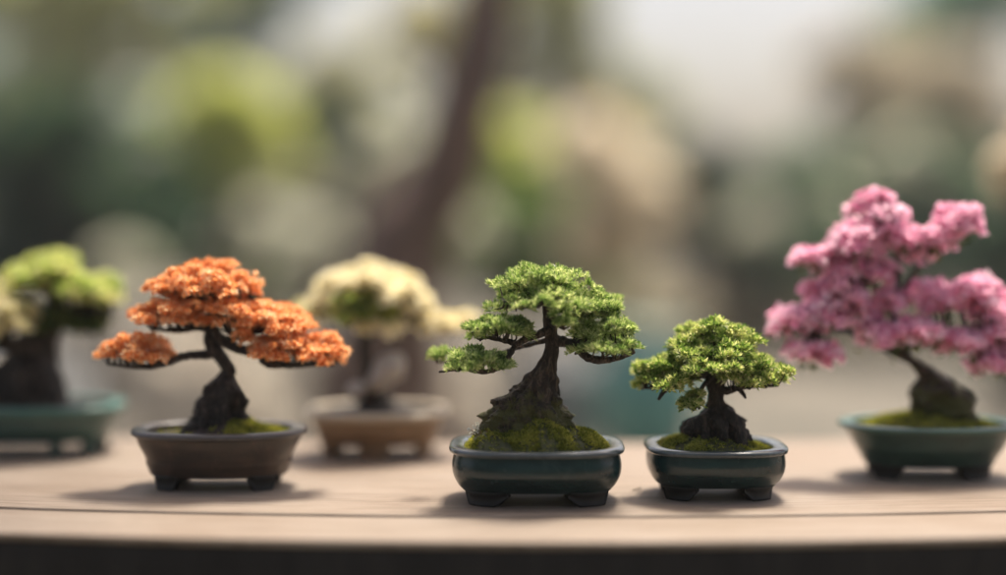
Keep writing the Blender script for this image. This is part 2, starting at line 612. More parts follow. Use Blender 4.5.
def fuzz(name, root, o, a, b, n, z0, hill, mat, count, ln, dens):
    o = np.asarray(o, float)
    P, N = [], []
    tries = 0
    while len(P) < count and tries < count * 12:
        tries += 1
        x, y = random.uniform(-a, a), random.uniform(-b, b)
        if abs(x / a) ** n + abs(y / b) ** n > 0.97 or random.random() > dens(x, y):
            continue
        e = 0.002
        z = z0 + hill(x, y) + 0.0022 * noise.fractal(Vector((x * 60, y * 60, 3.3)), 1, 2, 4) - 0.0006
        gx = (hill(x + e, y) - hill(x - e, y)) / (2 * e)
        gy = (hill(x, y + e) - hill(x, y - e)) / (2 * e)
        P.append((x, y, z))
        N.append((-gx, -gy, 1.0))
    P = np.array(P)
    N = unit(np.array(N))
    mb = MB()
    tufts(mb, P, N, 5, ln, ln * 0.26, 8, 62, 0.2)
    mb.v = [v + o for v in mb.v]
    return mb.build(name, mat, root, o, False)


class Px:
    """photo-pixel measurements of one bonsai turned into its own sizes in metres (at the depth of its middle)"""
    def __init__(s, Y):
        s.Y = Y
        s.k = Y / F

    def __call__(s, x, y, dy=0.0):
        p = W(x, y, s.Y)
        return np.array((p[0], s.Y + dy, p[2]))


def trunk_loft(px, secs, ratio=0.75, n=60, seg=40, flute=0.10, nf=7, rough=0.16, twist=1.2, seed=1, freq=55):
    """secs: (x, y, half width) in photo pixels from the base up, optional depth offset"""
    rows = np.array([np.concatenate([px(s[0], s[1], s[3] if len(s) > 3 else 0.0), [s[2] * px.k]]) for s in secs])
    c = catmull(rows, n)
    a = np.linspace(0, 2 * math.pi, seg, endpoint=False)
    V = []
    zs = c[:, 2]
    z0, z1 = zs.min(), zs.max()
    for k in range(n):
        p, r = c[k, :3], c[k, 3]
        f = 1 - k / (n - 1)
        for th in a:
            fl = flute * f * abs(math.sin(th * nf / 2 + twist * (k / n) * 3 + seed))
            d = np.array((math.cos(th), math.sin(th) * ratio, 0))
            q = p + d * r
            nz = noise.fractal(Vector((q[0] * freq + seed, q[1] * freq, q[2] * freq * 0.55)), 0.9, 2.1, 4)
            rr = r * (1 - flute * 0.5 * f + fl + rough * nz)
            V.append(p + d * rr)
    V = np.array(V)
    mb = MB()
    top = len(V)
    j = np.arange(seg)
    b = (n - 1) * seg
    V = np.vstack([V, c[-1, :3] + (0, 0, c[-1, 3] * 0.4)])
    mb.add(V, grid_faces(n, seg), np.stack([np.full(seg, top), b + j, b + (j + 1) % seg], -1))
    return mb


def branch(root, o, px, path, mat, cen=None, twig=0.0009, seed=0):
    """path: (x, y, half width px, depth offset m); twigs run from it to the clump centres"""
    mb = MB()
    pts = [px(p[0], p[1], p[3]) for p in path]
    tube(mb, pts, [p[2] * px.k for p in path], n=8 * len(path), seg=10, rough=0.30, seed=seed, freq=1.4)
    if cen is not None:
        dense = catmull(np.array(pts), 24)
        for q in cen:
            i = np.argmin(np.linalg.norm(dense[6:] - q, axis=1)) + 6
            s = dense[i]
            mid = (s + q) / 2 + rng.normal(0, 0.0022, 3) + (0, 0, -0.002)
            tube(mb, [s, mid, q], [twig * 1.6, twig * 1.2, twig * 0.6], n=7, seg=5, rough=0.3, seed=seed + 3)
    return mb.build('branch', mat, root, o)


def pad(root, o, px, cx, cy, rx, rz, dy, ry, nl, per, mat, k, L, Wd, a0, a1, lump=0.34, low=-0.15, up=0.6, name='foliage_pad', fold=0.25, rr=(0.45, 1.0)):
    c = px(cx, cy + 0.10 * rz, dy)
    r = np.array((rx * px.k, ry, rz * 1.18 * px.k))
    low -= 0.3
    P, N, cen = lump_points(c, r, nl, per, lump, low, up, rr)
    mb = MB()
    tufts(mb, P, N, k, L, Wd, a0, a1, fold)
    mb.build(name, mat, root, o, False)
    return cen


# ------------------------------------------------------------------ ground
g = MB()
n_ = 2
g.add([(-200, -60, 0), (200, -60, 0), (200, 300, 0), (-200, 300, 0)], [(0, 1, 2, 3)])
go = g.build('ground', M['ground'])
go['kind'] = 'structure'

# ------------------------------------------------------------------ curved garden table
TX, TR = 0.066, 4.2
TFRONT = 1.367
TCY = TFRONT + TR
A0, A1 = -0.42, 0.42           # angle range of the bench top


def arc_slab(r0, r1, z0, z1, bev=0.0, n=120, a0=A0, a1=A1):
    """curved board between two radii (r0 outer/front) with a rounded top edge"""
    b = bev
    prof = [(r0 - 0.002, z0), (r0, z0 + 0.001)]
    for t in np.linspace(0, math.pi / 2, 6):
        prof.append((r0 - b + b * math.cos(t), z1 - b + b * math.sin(t)))
    for s in np.linspace(0.08, 0.92, 12):
        prof.append((r0 + (r1 - r0) * s, z1))
    for t in np.linspace(math.pi / 2, 0, 6):
        prof.append((r1 + b - b * math.cos(t), z1 - b + b * math.sin(t)))
    prof.append((r1, z0))
    prof = np.array(prof)
    a = np.linspace(a0, a1, n)
    V = np.stack([TX + prof[None, :, 0] * np.sin(a)[:, None], TCY - prof[None, :, 0] * np.cos(a)[:, None],
                  np.repeat(prof[None, :, 1], n, 0)], -1).reshape(-1, 3)
    uv = np.stack([np.repeat((a * TR)[:, None], len(prof), 1), np.repeat(prof[None, :, 0], n, 0)], -1).reshape(-1, 2)
    m = len(prof)
    q = grid_faces(n, m, True)
    caps = []
    for e in (0, n - 1):
        caps += [(e * m, e * m + i, e * m + i + 1) for i in range(1, m - 1)]
    return V, [q, np.array(caps)], uv


troot = empty('garden_table', (TX, 1.7, 0), 'long curved wooden garden table carrying the row of bonsai pots', 'table')
to = (TX, 1.7, 0)
seams = [(TR, TR - 0.1135), (TR - 0.1250, TR - 0.345), (TR - 0.3465, TR - 0.64)]
for i, (r0, r1) in enumerate(seams):
    V, f, uv = arc_slab(r0, r1, TABLE_Z - 0.009, TABLE_Z, 0.004 if i == 0 else 0.003)
    uv = uv + np.array((i * 7.3, i * 0.37))
    mesh_obj('plank', V, f, M['wood'], troot, to, True, uv)
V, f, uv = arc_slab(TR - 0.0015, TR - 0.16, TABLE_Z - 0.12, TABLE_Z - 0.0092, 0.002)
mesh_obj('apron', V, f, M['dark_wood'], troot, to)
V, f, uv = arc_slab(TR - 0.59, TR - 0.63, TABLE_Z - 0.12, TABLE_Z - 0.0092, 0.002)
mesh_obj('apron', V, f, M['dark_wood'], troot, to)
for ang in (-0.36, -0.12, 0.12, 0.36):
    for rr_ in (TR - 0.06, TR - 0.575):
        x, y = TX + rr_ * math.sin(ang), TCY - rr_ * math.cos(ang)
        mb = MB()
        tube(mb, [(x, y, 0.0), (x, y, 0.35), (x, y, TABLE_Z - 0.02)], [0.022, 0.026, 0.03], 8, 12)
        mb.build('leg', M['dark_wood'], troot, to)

CORNERS = [(22, 68), (112, 158), (202, 248), (292, 338)]
GROUP = 'bonsai trees on the curved table'

# ------------------------------------------------------------------ bonsai 1: middle, sharp green
Yc = 1.585
px = Px(Yc)
cxp = 536.5
o = np.array((W(cxp, 450, Yc)[0], Yc, TABLE_Z))
root = empty('potted_bonsai', o, 'tallest sharp green bonsai in dark teal pot with a broad mossy trunk', 'bonsai', GROUP)
pot(root, o, 0.1005, 0.077, 3.2, 0.0655, [(0.85, 0.0), (0.905, 0.14), (0.955, 0.40), (0.965, 0.66), (0.945, 0.90), (0.94, 1.0)],
    (M['glaze_dark'], M['glaze_rim'], M['foot_dark']), feet=[(18, 76), (104, 162), (198, 256), (284, 342)], foot_h=0.0175)
zs = 0.058


def hill1(x, y):
    r = (x / 0.084) ** 2 + (y / 0.063) ** 2
    return 0.038 * max(0.0, 1 - r) ** 0.8 * (1 + 0.15 * math.sin(x * 90 + 1)) - 0.001


mound('moss_bed', root, o, 0.0885, 0.065, 3.0, zs, hill1, M['moss_bed'])
fuzz('moss', root, o, 0.084, 0.060, 2.4, zs, hill1, M['moss'], 5200, 0.0042, lambda x, y: 1.0 if noise.noise(Vector((x * 40, y * 40, 0))) > -0.12 else 0.12)
tm = trunk_loft(px, [(533, 448, 50), (529, 434, 46), (527.5, 420, 42), (527, 410, 36.5), (528.5, 400, 30.5, 0), (533.5, 392, 24), (539.5, 383, 17.8), (544, 371, 13), (548.5, 360, 8.8), (551.5, 350, 6.8),
                     (551.5, 338, 6.6), (550.5, 326, 6.8), (549.5, 314, 6.4), (548, 302, 5.6), (547, 288, 3.6)], 0.62, 140, 80, 0.30, 9, 0.26, 1.3, 2.3, 95)
trunk = tm.build('trunk', M['bark_green'], root, o)
PL = dict(L=0.0072, Wd=0.0016, a0=4, a1=62)
mt = M['leaf_pine']
c1 = pad(root, o, px, 546, 305, 60, 34, 0.0, 0.058, 64, 30, mt, 8, lump=0.20, low=0.1, **PL)
c1b = pad(root, o, px, 543, 292, 40, 25, 0.005, 0.045, 30, 30, mt, 8, lump=0.24, low=0.2, **PL)
c2 = pad(root, o, px, 499, 331, 33, 16, -0.012, 0.032, 30, 27, mt, 8, lump=0.25, low=0.0, **PL)
c3 = pad(root, o, px, 477, 363, 34, 13, -0.02, 0.03, 30, 26, mt, 8, lump=0.25, low=0.05, **PL)
c3b = pad(root, o, px, 436, 362, 9, 9, 0.05, 0.010, 3, 50, mt, 8, lump=0.6, low=-0.1, **PL)
c4 = pad(root, o, px, 603, 343, 37, 26, 0.0, 0.045, 48, 29, mt, 8, lump=0.22, low=-0.1, **PL)
c5 = pad(root, o, px, 596, 315, 30, 20, 0.012, 0.038, 28, 29, mt, 8, lump=0.25, low=0.1, **PL)
c6 = pad(root, o, px, 562, 322, 10, 6.5, -0.045, 0.012, 4, 50, mt, 8, lump=0.5, low=-0.1, **PL)
bk = M['bark']
branch(trunk, o, px, [(549, 306, 5, 0), (542, 301, 4, -0.004), (528, 303, 3, -0.01), (505, 302, 2, -0.012)], bk, c1[::2], seed=1)
branch(trunk, o, px, [(549, 304, 5, 0), (560, 300, 4, 0.004), (578, 302, 3, 0.01), (598, 308, 2, 0.012)], bk, list(c1[1::2]) + list(c5), seed=2)
branch(trunk, o, px, [(548, 296, 4, 0), (547, 286, 3, 0), (545, 277, 2, 0)], bk, c1b, seed=3)
branch(trunk, o, px, [(551, 330, 5.5, 0), (541, 333, 4.2, -0.006), (529, 337, 3.6, -0.010), (517, 342, 3.2, -0.012), (505, 340, 2.6, -0.012), (485, 336, 1.6, -0.012)], bk, c2, seed=4)
branch(trunk, o, px, [(517, 341, 3.0, -0.012), (512, 349, 2.8, -0.014), (502, 364, 2.8, -0.018), (484, 370, 2.6, -0.020), (463, 367, 2.0, -0.020), (440, 370, 1.2, -0.020)], bk, list(c3) , seed=5)
branch(trunk, o, px, [(550, 340, 3, 0.01), (510, 352, 2.0, 0.03), (470, 364, 1.6, 0.045), (436, 366, 1.0, 0.05)], bk, c3b, seed=15)
branch(trunk, o, px, [(553, 340, 6, 0), (566, 342, 5, -0.006), (577, 346, 4.4, -0.010), (586, 356, 4.2, -0.012), (602, 359, 3.6, -0.012), (620, 357, 2.4, -0.008), (634, 352, 1.6, -0.004)], bk, c4, seed=6)
branch(trunk, o, px, [(551, 324, 4, 0), (558, 324, 2.6, -0.02), (562, 326, 1.6, -0.042)], bk, c6, seed=7)
# white flower sprig at the foot of the moss
mb = MB()
fl = []
for k_ in range(9):
    p0 = px(484 + k_ * 0.6, 444, -0.01)
    p1 = px(474 + random.uniform(-5, 9), 427 + random.uniform(-5, 6), -0.014 + random.uniform(-0.01, 0.01))
    tube(mb, [p0, (p0 + p1) / 2 + (0, 0, 0.003), p1], [0.0006, 0.0005, 0.0004], 6, 5)
    fl.append(p1)
sp = mb.build('flower_sprig', M['twig_pale'], root, o)
mb = MB()
tufts(mb, np.array(fl), unit(rng.normal(size=(9, 3)) + (0, -0.5, 1)), 6, 0.0034, 0.0026, 40, 85, 0.2)
mb.build('blossom', M['white_petal'], sp, o, False)

# ------------------------------------------------------------------ bonsai 2: small green
Yc = 1.612
px = Px(Yc)
o = np.array((W(715, 450, Yc)[0], Yc, TABLE_Z))
root = empty('potted_bonsai', o, 'small sharp green bonsai with a low dense dome crown in dark teal pot', 'bonsai', GROUP)
pot(root, o, 0.0825, 0.069, 3.0, 0.0605, [(0.82, 0.0), (0.89, 0.14), (0.945, 0.40), (0.965, 0.66), (0.955, 0.90), (0.95, 1.0)],
    (M['glaze_dark'], M['glaze_rim'], M['foot_dark']), feet=[(18, 74), (106, 162), (198, 254), (286, 342)], foot_h=0.017)
zs = 0.053


def hill2(x, y):
    r = ((x + 0.012) / 0.062) ** 2 + (y / 0.055) ** 2
    return 0.019 * max(0.0, 1 - r) ** 0.9 + 0.004 * math.exp(-((x - 0.045) / 0.014) ** 2)


mound('moss_bed', root, o, 0.071, 0.058, 2.9, zs, hill2, M['moss_bed'])
fuzz('moss', root, o, 0.068, 0.054, 2.6, zs, hill2, M['moss'], 2300, 0.0042, lambda x, y: (0.9 if noise.noise(Vector((x * 55, y * 55, 4))) > -0.1 else 0.1) if (x < -0.012 or x > 0.03) else 0.12)
tm = trunk_loft(px, [(714, 450, 31), (715, 440, 29), (714, 428, 27), (716, 418, 22), (719, 409, 14), (717, 402, 9.5), (716, 394, 8), (715, 384, 7.5), (714, 372, 6.5), (714, 358, 5), (714, 345, 3)],
                0.8, 100, 60, 0.22, 6, 0.38, 0.9, 5.1, 80)
trunk = tm.build('trunk', M['bark_black'], root, o)
mb = MB()   # flat exposed root shelf on the left
tube(mb, [px(716, 416, -0.005), px(704, 420, -0.012), px(692, 424, -0.016), px(684, 430, -0.016)], [0.012, 0.011, 0.0085, 0.005], 22, 18, 0.3, 4, 1.3, 0.8)
mb.build('root', M['bark_black'], trunk, o)
mb = MB()
tube(mb, [px(722, 412, -0.008), px(731, 420, -0.014), px(736, 432, -0.018), px(737, 446, -0.020)], [0.010, 0.011, 0.010, 0.009], 22, 18, 0.3, 9, 1.3, 0.9)
mb.build('root', M['bark_black'], trunk, o)
PL = dict(L=0.0074, Wd=0.0024, a0=8, a1=74)
mt = M['leaf_box']
c1 = pad(root, o, px, 713, 352, 47, 31, 0.0, 0.050, 62, 28, mt, 7, lump=0.21, low=0.1, **PL)
c2 = pad(root, o, px, 664, 379, 32, 20, 0.0, 0.042, 38, 28, mt, 7, lump=0.25, low=-0.1, **PL)
c3 = pad(root, o, px, 755, 376, 38, 19, 0.0, 0.042, 42, 28, mt, 7, lump=0.24, low=-0.05, **PL)
c4 = pad(root, o, px, 708, 362, 32, 14, -0.03, 0.03, 14, 60, mt, 7, lump=0.34, low=-0.2, **PL)
c5 = pad(root, o, px, 692, 398, 13, 8, -0.02, 0.016, 5, 40, mt, 7, lump=0.45, low=-0.5, **PL)
c6 = pad(root, o, px, 692, 372, 28, 18, 0.02, 0.03, 12, 60, mt, 7, lump=0.36, low=-0.1, **PL)
bk = M['bark_black']
branch(trunk, o, px, [(714, 366, 5, 0), (713, 352, 4, 0), (712, 338, 2.5, 0)], bk, list(c1) + list(c4), seed=21)
branch(trunk, o, px, [(714, 380, 5, 0), (702, 374, 4, -0.004), (686, 378, 3, -0.006), (664, 386, 2, -0.004), (645, 388, 1.2, 0)], bk, list(c2) + list(c6), seed=22)
branch(trunk, o, px, [(716, 386, 5, 0), (724, 390, 4.4, -0.004), (734, 388, 3.6, -0.006), (748, 386, 2.6, -0.004), (775, 386, 1.4, 0)], bk, c3, seed=23)
branch(trunk, o, px, [(712, 376, 3, -0.004), (702, 384, 2.2, -0.014), (696, 395, 1.8, -0.02), (697, 407, 1.2, -0.02)], bk, c5, seed=24)
branch(trunk, o, px, [(670, 384, 2.2, -0.006), (662, 391, 2.4, -0.012), (657, 398, 1.4, -0.014)], bk, None, seed=25)
branch(trunk, o, px, [(738, 388, 2.6, -0.006), (742, 393, 2.2, -0.010), (744, 397, 1.0, -0.012)], bk, None, seed=26)

# ------------------------------------------------------------------ bonsai 3: orange
Yc = 1.668
px = Px(Yc)
o = np.array((W(219.5, 440, Yc)[0], Yc, TABLE_Z))
root = empty('potted_bonsai', o, 'orange leaved bonsai with tiered crown in flared dark brown pot', 'bonsai', GROUP)
pot(root, o, 0.1045, 0.070, 2.5, 0.0715, [(0.79, 0.0), (0.815, 0.16), (0.835, 0.30), (0.835, 0.42), (0.87, 0.58), (0.915, 0.78), (0.95, 1.0)],
    (M['clay_dark'], M['clay_dark_rim'], M['foot_dark']), lip=0.0085, feet=[(28, 62), (118, 152), (208, 242), (298, 332)], foot_h=0.019)
zs = 0.062


def hill3(x, y):
    return 0.024 * math.exp(-((x - 0.012) / 0.040) ** 2 - (y / 0.04) ** 2)


mound('soil', root, o, 0.091, 0.0575, 2.5, zs, hill3, M['soil'])
fuzz('moss', root, o, 0.086, 0.052, 2.3, zs, hill3, M['moss'], 2200, 0.0045, lambda x, y: 1.0 if x > 0.015 else 0.04)
tm = trunk_loft(px, [(216, 438, 33), (217, 426, 28), (220, 414, 24.5), (222, 402, 23), (223, 392, 20), (224, 383, 15), (226, 377, 9), (229, 370, 8), (224, 361, 7.5), (216, 353, 7.5), (211, 344, 7),
                     (210, 334, 6.2), (211, 322, 5.2), (212, 310, 4.2), (212, 296, 3)], 0.85, 120, 60, 0.22, 6, 0.40, 1.1, 8.2, 75)
trunk = tm.build('trunk', M['bark_black'], root, o)
PL = dict(L=0.0068, Wd=0.0034, a0=8, a1=64)
mt = M['leaf_orange']
c1 = pad(root, o, px, 211, 289, 51, 25, 0.0, 0.05, 62, 20, mt, 7, lump=0.22, low=0.1, **PL)
c1b = pad(root, o, px, 161, 290, 16, 13, 0.0, 0.018, 6, 44, mt, 7, lump=0.5, low=-0.2, **PL)
c1c = pad(root, o, px, 216, 308, 48, 9, 0.018, 0.04, 26, 20, mt, 7, lump=0.24, low=0.0, **PL)
c2 = pad(root, o, px, 172, 318, 42, 18, -0.005, 0.035, 38, 20, mt, 7, lump=0.25, low=0.0, **PL)
c3 = pad(root, o, px, 140, 354, 39, 19, -0.01, 0.035, 42, 20, mt, 7, lump=0.25, low=0.1, **PL)
c4 = pad(root, o, px, 238, 316, 38, 18, -0.01, 0.04, 36, 20, mt, 7, lump=0.25, low=-0.25, **PL)
c5 = pad(root, o, px, 274, 328, 40, 24, 0.0, 0.045, 50, 20, mt, 7, lump=0.24, low=0.0, **PL)
c6 = pad(root, o, px, 284, 349, 37, 19, -0.018, 0.035, 36, 20, mt, 7, lump=0.25, low=-0.2, **PL)
c7 = pad(root, o, px, 323, 354, 28, 18, -0.005, 0.03, 28, 20, mt, 7, lump=0.28, low=-0.2, **PL)
bk = M['bark_black']
branch(trunk, o, px, [(212, 304, 4, 0), (206, 300, 3.2, 0), (190, 299, 2.6, 0), (165, 297, 1.4, 0)], bk, list(c1b) + list(c1[::2]) + list(c1c[::2]), seed=31)
branch(trunk, o, px, [(212, 304, 4, 0), (222, 299, 3.2, 0), (240, 300, 2.6, 0), (262, 297, 1.4, 0)], bk, list(c1[1::2]), seed=32)
branch(trunk, o, px, [(210, 328, 5, 0), (198, 327, 4, -0.004), (180, 330, 3, -0.006), (155, 329, 1.6, -0.005)], bk, c2, seed=33)
branch(trunk, o, px, [(213, 352, 5.6, 0), (204, 354, 4.6, -0.005), (186, 355, 4, -0.008), (165, 363, 3.6, -0.010), (140, 366, 2.4, -0.010), (110, 363, 1.4, -0.01)], bk, c3, seed=34)
branch(trunk, o, px, [(211, 326, 5.4, 0), (220, 338, 5, -0.004), (234, 346, 5, -0.008), (250, 351, 4.6, -0.010), (260, 352, 4.6, -0.010), (268, 362, 4.8, -0.010), (284, 364, 4, -0.010), (306, 364, 3, -0.008), (330, 362, 1.6, -0.006)], bk, list(c6) + list(c7), seed=35)
branch(trunk, o, px, [(228, 343, 4, -0.006), (240, 336, 3.2, -0.006), (256, 332, 2.6, -0.004), (285, 330, 1.6, 0)], bk, list(c4) + list(c5), seed=36)

# ------------------------------------------------------------------ bonsai 4: pink azalea
Yc = 1.74
px = Px(Yc)
o = np.array((W(928, 440, Yc)[0], Yc, TABLE_Z))
root = empty('potted_bonsai', o, 'pink blossoming azalea bonsai in green pot at the right end', 'bonsai', GROUP)
pot(root, o, 0.1115, 0.076, 2.4, 0.069, [(0.72, 0.0), (0.76, 0.2), (0.82, 0.45), (0.87, 0.7), (0.92, 0.92), (0.935, 1.0)],
    (M['glaze_green'], M['glaze_green_rim'], M['foot_dark']), feet=[(25, 60), (120, 155), (198, 240), (290, 338)], foot_h=0.019)
zs = 0.060


def hill4(x, y):
    return 0.020 * max(0.0, 1 - (x / 0.09) ** 2 - (y / 0.065) ** 2)


mound('moss_bed', root, o, 0.098, 0.0625, 2.4, zs, hill4, M['moss_bed'])
fuzz('moss', root, o, 0.092, 0.057, 2.3, zs, hill4, M['moss'], 2200, 0.005, lambda x, y: 0.9)
tm = trunk_loft(px, [(939, 436, 44), (940, 424, 39), (942, 412, 34), (942, 400, 30), (940, 388, 24), (934, 377, 14), (920, 367, 8.5), (908, 358, 7), (898, 348, 6), (888, 338, 5)],
                0.8, 90, 50, 0.24, 6, 0.42, 1.1, 3.9, 60)
trunk = tm.build('trunk', M['bark_green'], root, o)
pks = [(879, 212, 22, 17, 0.01), (897, 232, 20, 18, 0.0), (958, 217, 14, 12, 0.0), (943, 232, 16, 13, 0.0), (925, 243, 20, 15, 0.0), (853, 242, 24, 14, 0.0), (813, 257, 15, 13, 0.0),
       (840, 270, 21, 16, 0.0), (836, 297, 26, 14, 0.0), (876, 270, 16, 12, 0.01), (790, 318, 19, 11, 0.0), (822, 313, 17, 11, -0.01), (856, 309, 17, 13, 0.0), (810, 350, 20, 11, -0.01),
       (891, 294, 12, 9, 0.0), (932, 296, 20, 14, 0.0), (909, 329, 27, 9, -0.015), (972, 288, 21, 14, 0.0), (958, 338, 20, 10, -0.02), (988, 360, 18, 11, -0.015), (1012, 352, 18, 12, 0.0), (874, 332, 16, 9, -0.015), (992, 308, 21, 15, 0.0), (994, 337, 17, 13, -0.01), (1024, 300, 18, 13, 0.0), (1040, 325, 16, 10, 0.0)]
cens = []
for (x, y, rx, rz, dy) in pks:
    rx, rz = rx * 1.10, rz * 1.04
    y += 4
    cc = pad(root, o, px, x, y, rx, rz, dy, rx * px.k * 0.9, max(8, int(rx * 0.55)), 8, M['petal_pink'], 6, 0.0125, 0.0105, 35, 78, lump=0.5, low=-0.5, up=0.35, name='blossom_glint_cluster', fold=0.15, rr=(0.55, 1.0))
    cens.append(cc)
    P = cc + rng.normal(0, 0.004, cc.shape)
    mb = MB()
    tufts(mb, P - (0, 0, 0.008), unit(rng.normal(size=(len(P), 3))), 3, 0.012, 0.0055, 30, 85)
    mb.build('leaf_cluster', M['leaf_azalea_and_shade'], root, o, False)
bk = M['bark_green']
branch(trunk, o, px, [(908, 358, 6, 0), (890, 350, 5, 0), (866, 338, 4, 0), (846, 330, 3, 0), (815, 330, 2, 0)], bk, np.concatenate([cens[10], cens[11], cens[13], cens[8]]), 0.0012, 41)
branch(trunk, o, px, [(892, 342, 5, 0), (878, 326, 4, 0), (866, 300, 3, 0), (856, 265, 2.2, 0), (845, 245, 1.6, 0)], bk, np.concatenate([cens[5], cens[6], cens[7], cens[12], cens[9]]), 0.0012, 42)
branch(trunk, o, px, [(888, 338, 5, 0), (894, 310, 3.6, 0), (898, 270, 2.8, 0), (890, 230, 2, 0)], bk, np.concatenate([cens[0], cens[1], cens[14], cens[16]]), 0.0012, 43)
branch(trunk, o, px, [(896, 300, 3, 0), (916, 270, 2.4, 0), (936, 244, 2, 0), (956, 222, 1.4, 0)], bk, np.concatenate([cens[2], cens[3], cens[4]]), 0.0012, 44)
branch(trunk, o, px, [(903, 352, 5, 0), (918, 344, 4, 0.01), (940, 334, 4, 0.012), (966, 330, 4, 0.008), (992, 326, 3, 0), (1022, 316, 2, 0)], bk, np.concatenate([cens[15], cens[17], cens[18], cens[19], cens[20], cens[21], cens[22], cens[23], cens[24]]), 0.0012, 45)

# ------------------------------------------------------------------ bonsai 5: cream, behind
Yc = 1.905
px = Px(Yc)
o = np.array((W(378, 430, Yc)[0], Yc, TABLE_Z))
root = empty('potted_bonsai', o, 'cream flowering bonsai in brown pot with lit-coloured rim standing behind the orange bonsai', 'bonsai', GROUP)
pot(root, o, 0.0985, 0.080, 3.0, 0.065, [(0.80, 0.0), (0.83, 0.2), (0.865, 0.5), (0.90, 0.8), (0.915, 1.0)],
    (M['clay_brown'], M['clay_rim']), lip=0.011, feet=[(14, 50), (130, 166), (194, 226), (262, 278), (314, 346)], foot_h=0.022)
zs = 0.056


def hill5(x, y):
    return 0.016 * max(0.0, 1 - (x / 0.08) ** 2 - (y / 0.065) ** 2)


mound('soil', root, o, 0.085, 0.067, 2.9, zs, hill5, M['soil'])
tm = trunk_loft(px, [(374, 402, 20), (373, 392, 14), (371, 380, 9), (367, 366, 7), (364, 350, 6), (366, 334, 5.5), (369, 318, 5), (370, 300, 3.5)], 0.85, 50, 30, 0.2, 6, 0.22, 1, 1.7, 50)
trunk = tm.build('trunk', M['bark'], root, o)
mb = MB()
tube(mb, [px(368, 388, -0.02), px(380, 378, -0.024), px(392, 366, -0.02), px(400, 356, -0.01)], [0.008, 0.018, 0.021, 0.010], 22, 20, 0.3, 3, 1.1)
mb.build('stone', M['pale_stone'], root, o)
mb = MB()
tube(mb, [px(352, 396, -0.03), px(358, 389, -0.03), px(364, 394, -0.03)], [0.006, 0.014, 0.006], 16, 14, 0.3, 3, 1.1)
mb.build('stone', M['pale_stone'], root, o)
PL = dict(L=0.011, Wd=0.009, a0=30, a1=78)
c1 = pad(root, o, px, 371, 293, 52, 26, 0.0, 0.07, 40, 15, M['leaf_cream'], 6, lump=0.27, low=0.1, up=0.4, name='blossom_glint_cluster', **PL)
c2 = pad(root, o, px, 336, 300, 28, 16, 0.0, 0.04, 18, 14, M['leaf_cream'], 6, lump=0.34, low=-0.2, up=0.4, name='blossom_glint_cluster', **PL)
c3 = pad(root, o, px, 408, 306, 28, 16, -0.01, 0.04, 20, 14, M['leaf_cream'], 6, lump=0.34, low=-0.2, up=0.4, name='blossom_glint_cluster', **PL)
c4 = pad(root, o, px, 447, 326, 31, 11, 0.02, 0.035, 16, 14, M['leaf_cream'], 6, lump=0.34, low=-0.2, up=0.4, name='blossom_glint_cluster', **PL)
c5 = pad(root, o, px, 367, 306, 38, 14, -0.03, 0.04, 22, 26, M['leaf_cream_under'], 6, lump=0.33, low=-0.5, up=0.2, name='foliage_pad', **PL)
c6 = pad(root, o, px, 305, 316, 18, 9, 0.03, 0.03, 8, 20, M['leaf_pale_and_sunlit'], 6, lump=0.36, low=-0.2, up=0.4, name='blossom_glint_cluster', **PL)
c7 = pad(root, o, px, 378, 326, 24, 5, -0.04, 0.02, 7, 8, M['leaf_cream'], 6, lump=0.3, low=-0.5, up=0.1, name='blossom_glint_cluster', **PL)
branch(trunk, o, px, [(368, 322, 5, 0), (352, 314, 3.6, 0), (330, 312, 2.6, 0), (306, 318, 1.6, 0.02)], M['bark'], np.concatenate([c2, c6]), 0.0012, 51)
branch(trunk, o, px, [(366, 332, 5, 0), (388, 322, 3.8, 0), (412, 322, 3, 0), (440, 332, 2, 0.02), (466, 330, 1.4, 0.02)], M['bark'], np.concatenate([c3, c4, c7]), 0.0012, 52)
branch(trunk, o, px, [(369, 318, 5, 0), (371, 304, 3.6, 0), (371, 285, 2.4, 0)], M['bark'], np.concatenate([c1, c5]), 0.0012, 53)

# ------------------------------------------------------------------ bonsai 6: far left
Yc = 1.925
px = Px(Yc)
o = np.array((W(20, 430, Yc)[0], Yc, TABLE_Z))
root = empty('potted_bonsai', o, 'lime leaved bonsai, lower tier coloured as sunlit cream, in long teal pot cut off by the left edge', 'bonsai', GROUP)
pot(root, o, 0.1440, 0.082, 3.0, 0.070, [(0.84, 0.0), (0.87, 0.2), (0.90, 0.5), (0.93, 0.8), (0.945, 1.0)],
    (M['glaze_teal'], M['glaze_teal_rim']), lip=0.012, feet=[(14, 44), (136, 166), (200, 228), (250, 262), (291, 300), (324, 346)], foot_h=0.023)
zs = 0.060


def hill6(x, y):
    return 0.018 * max(0.0, 1 - (x / 0.12) ** 2 - (y / 0.07) ** 2)


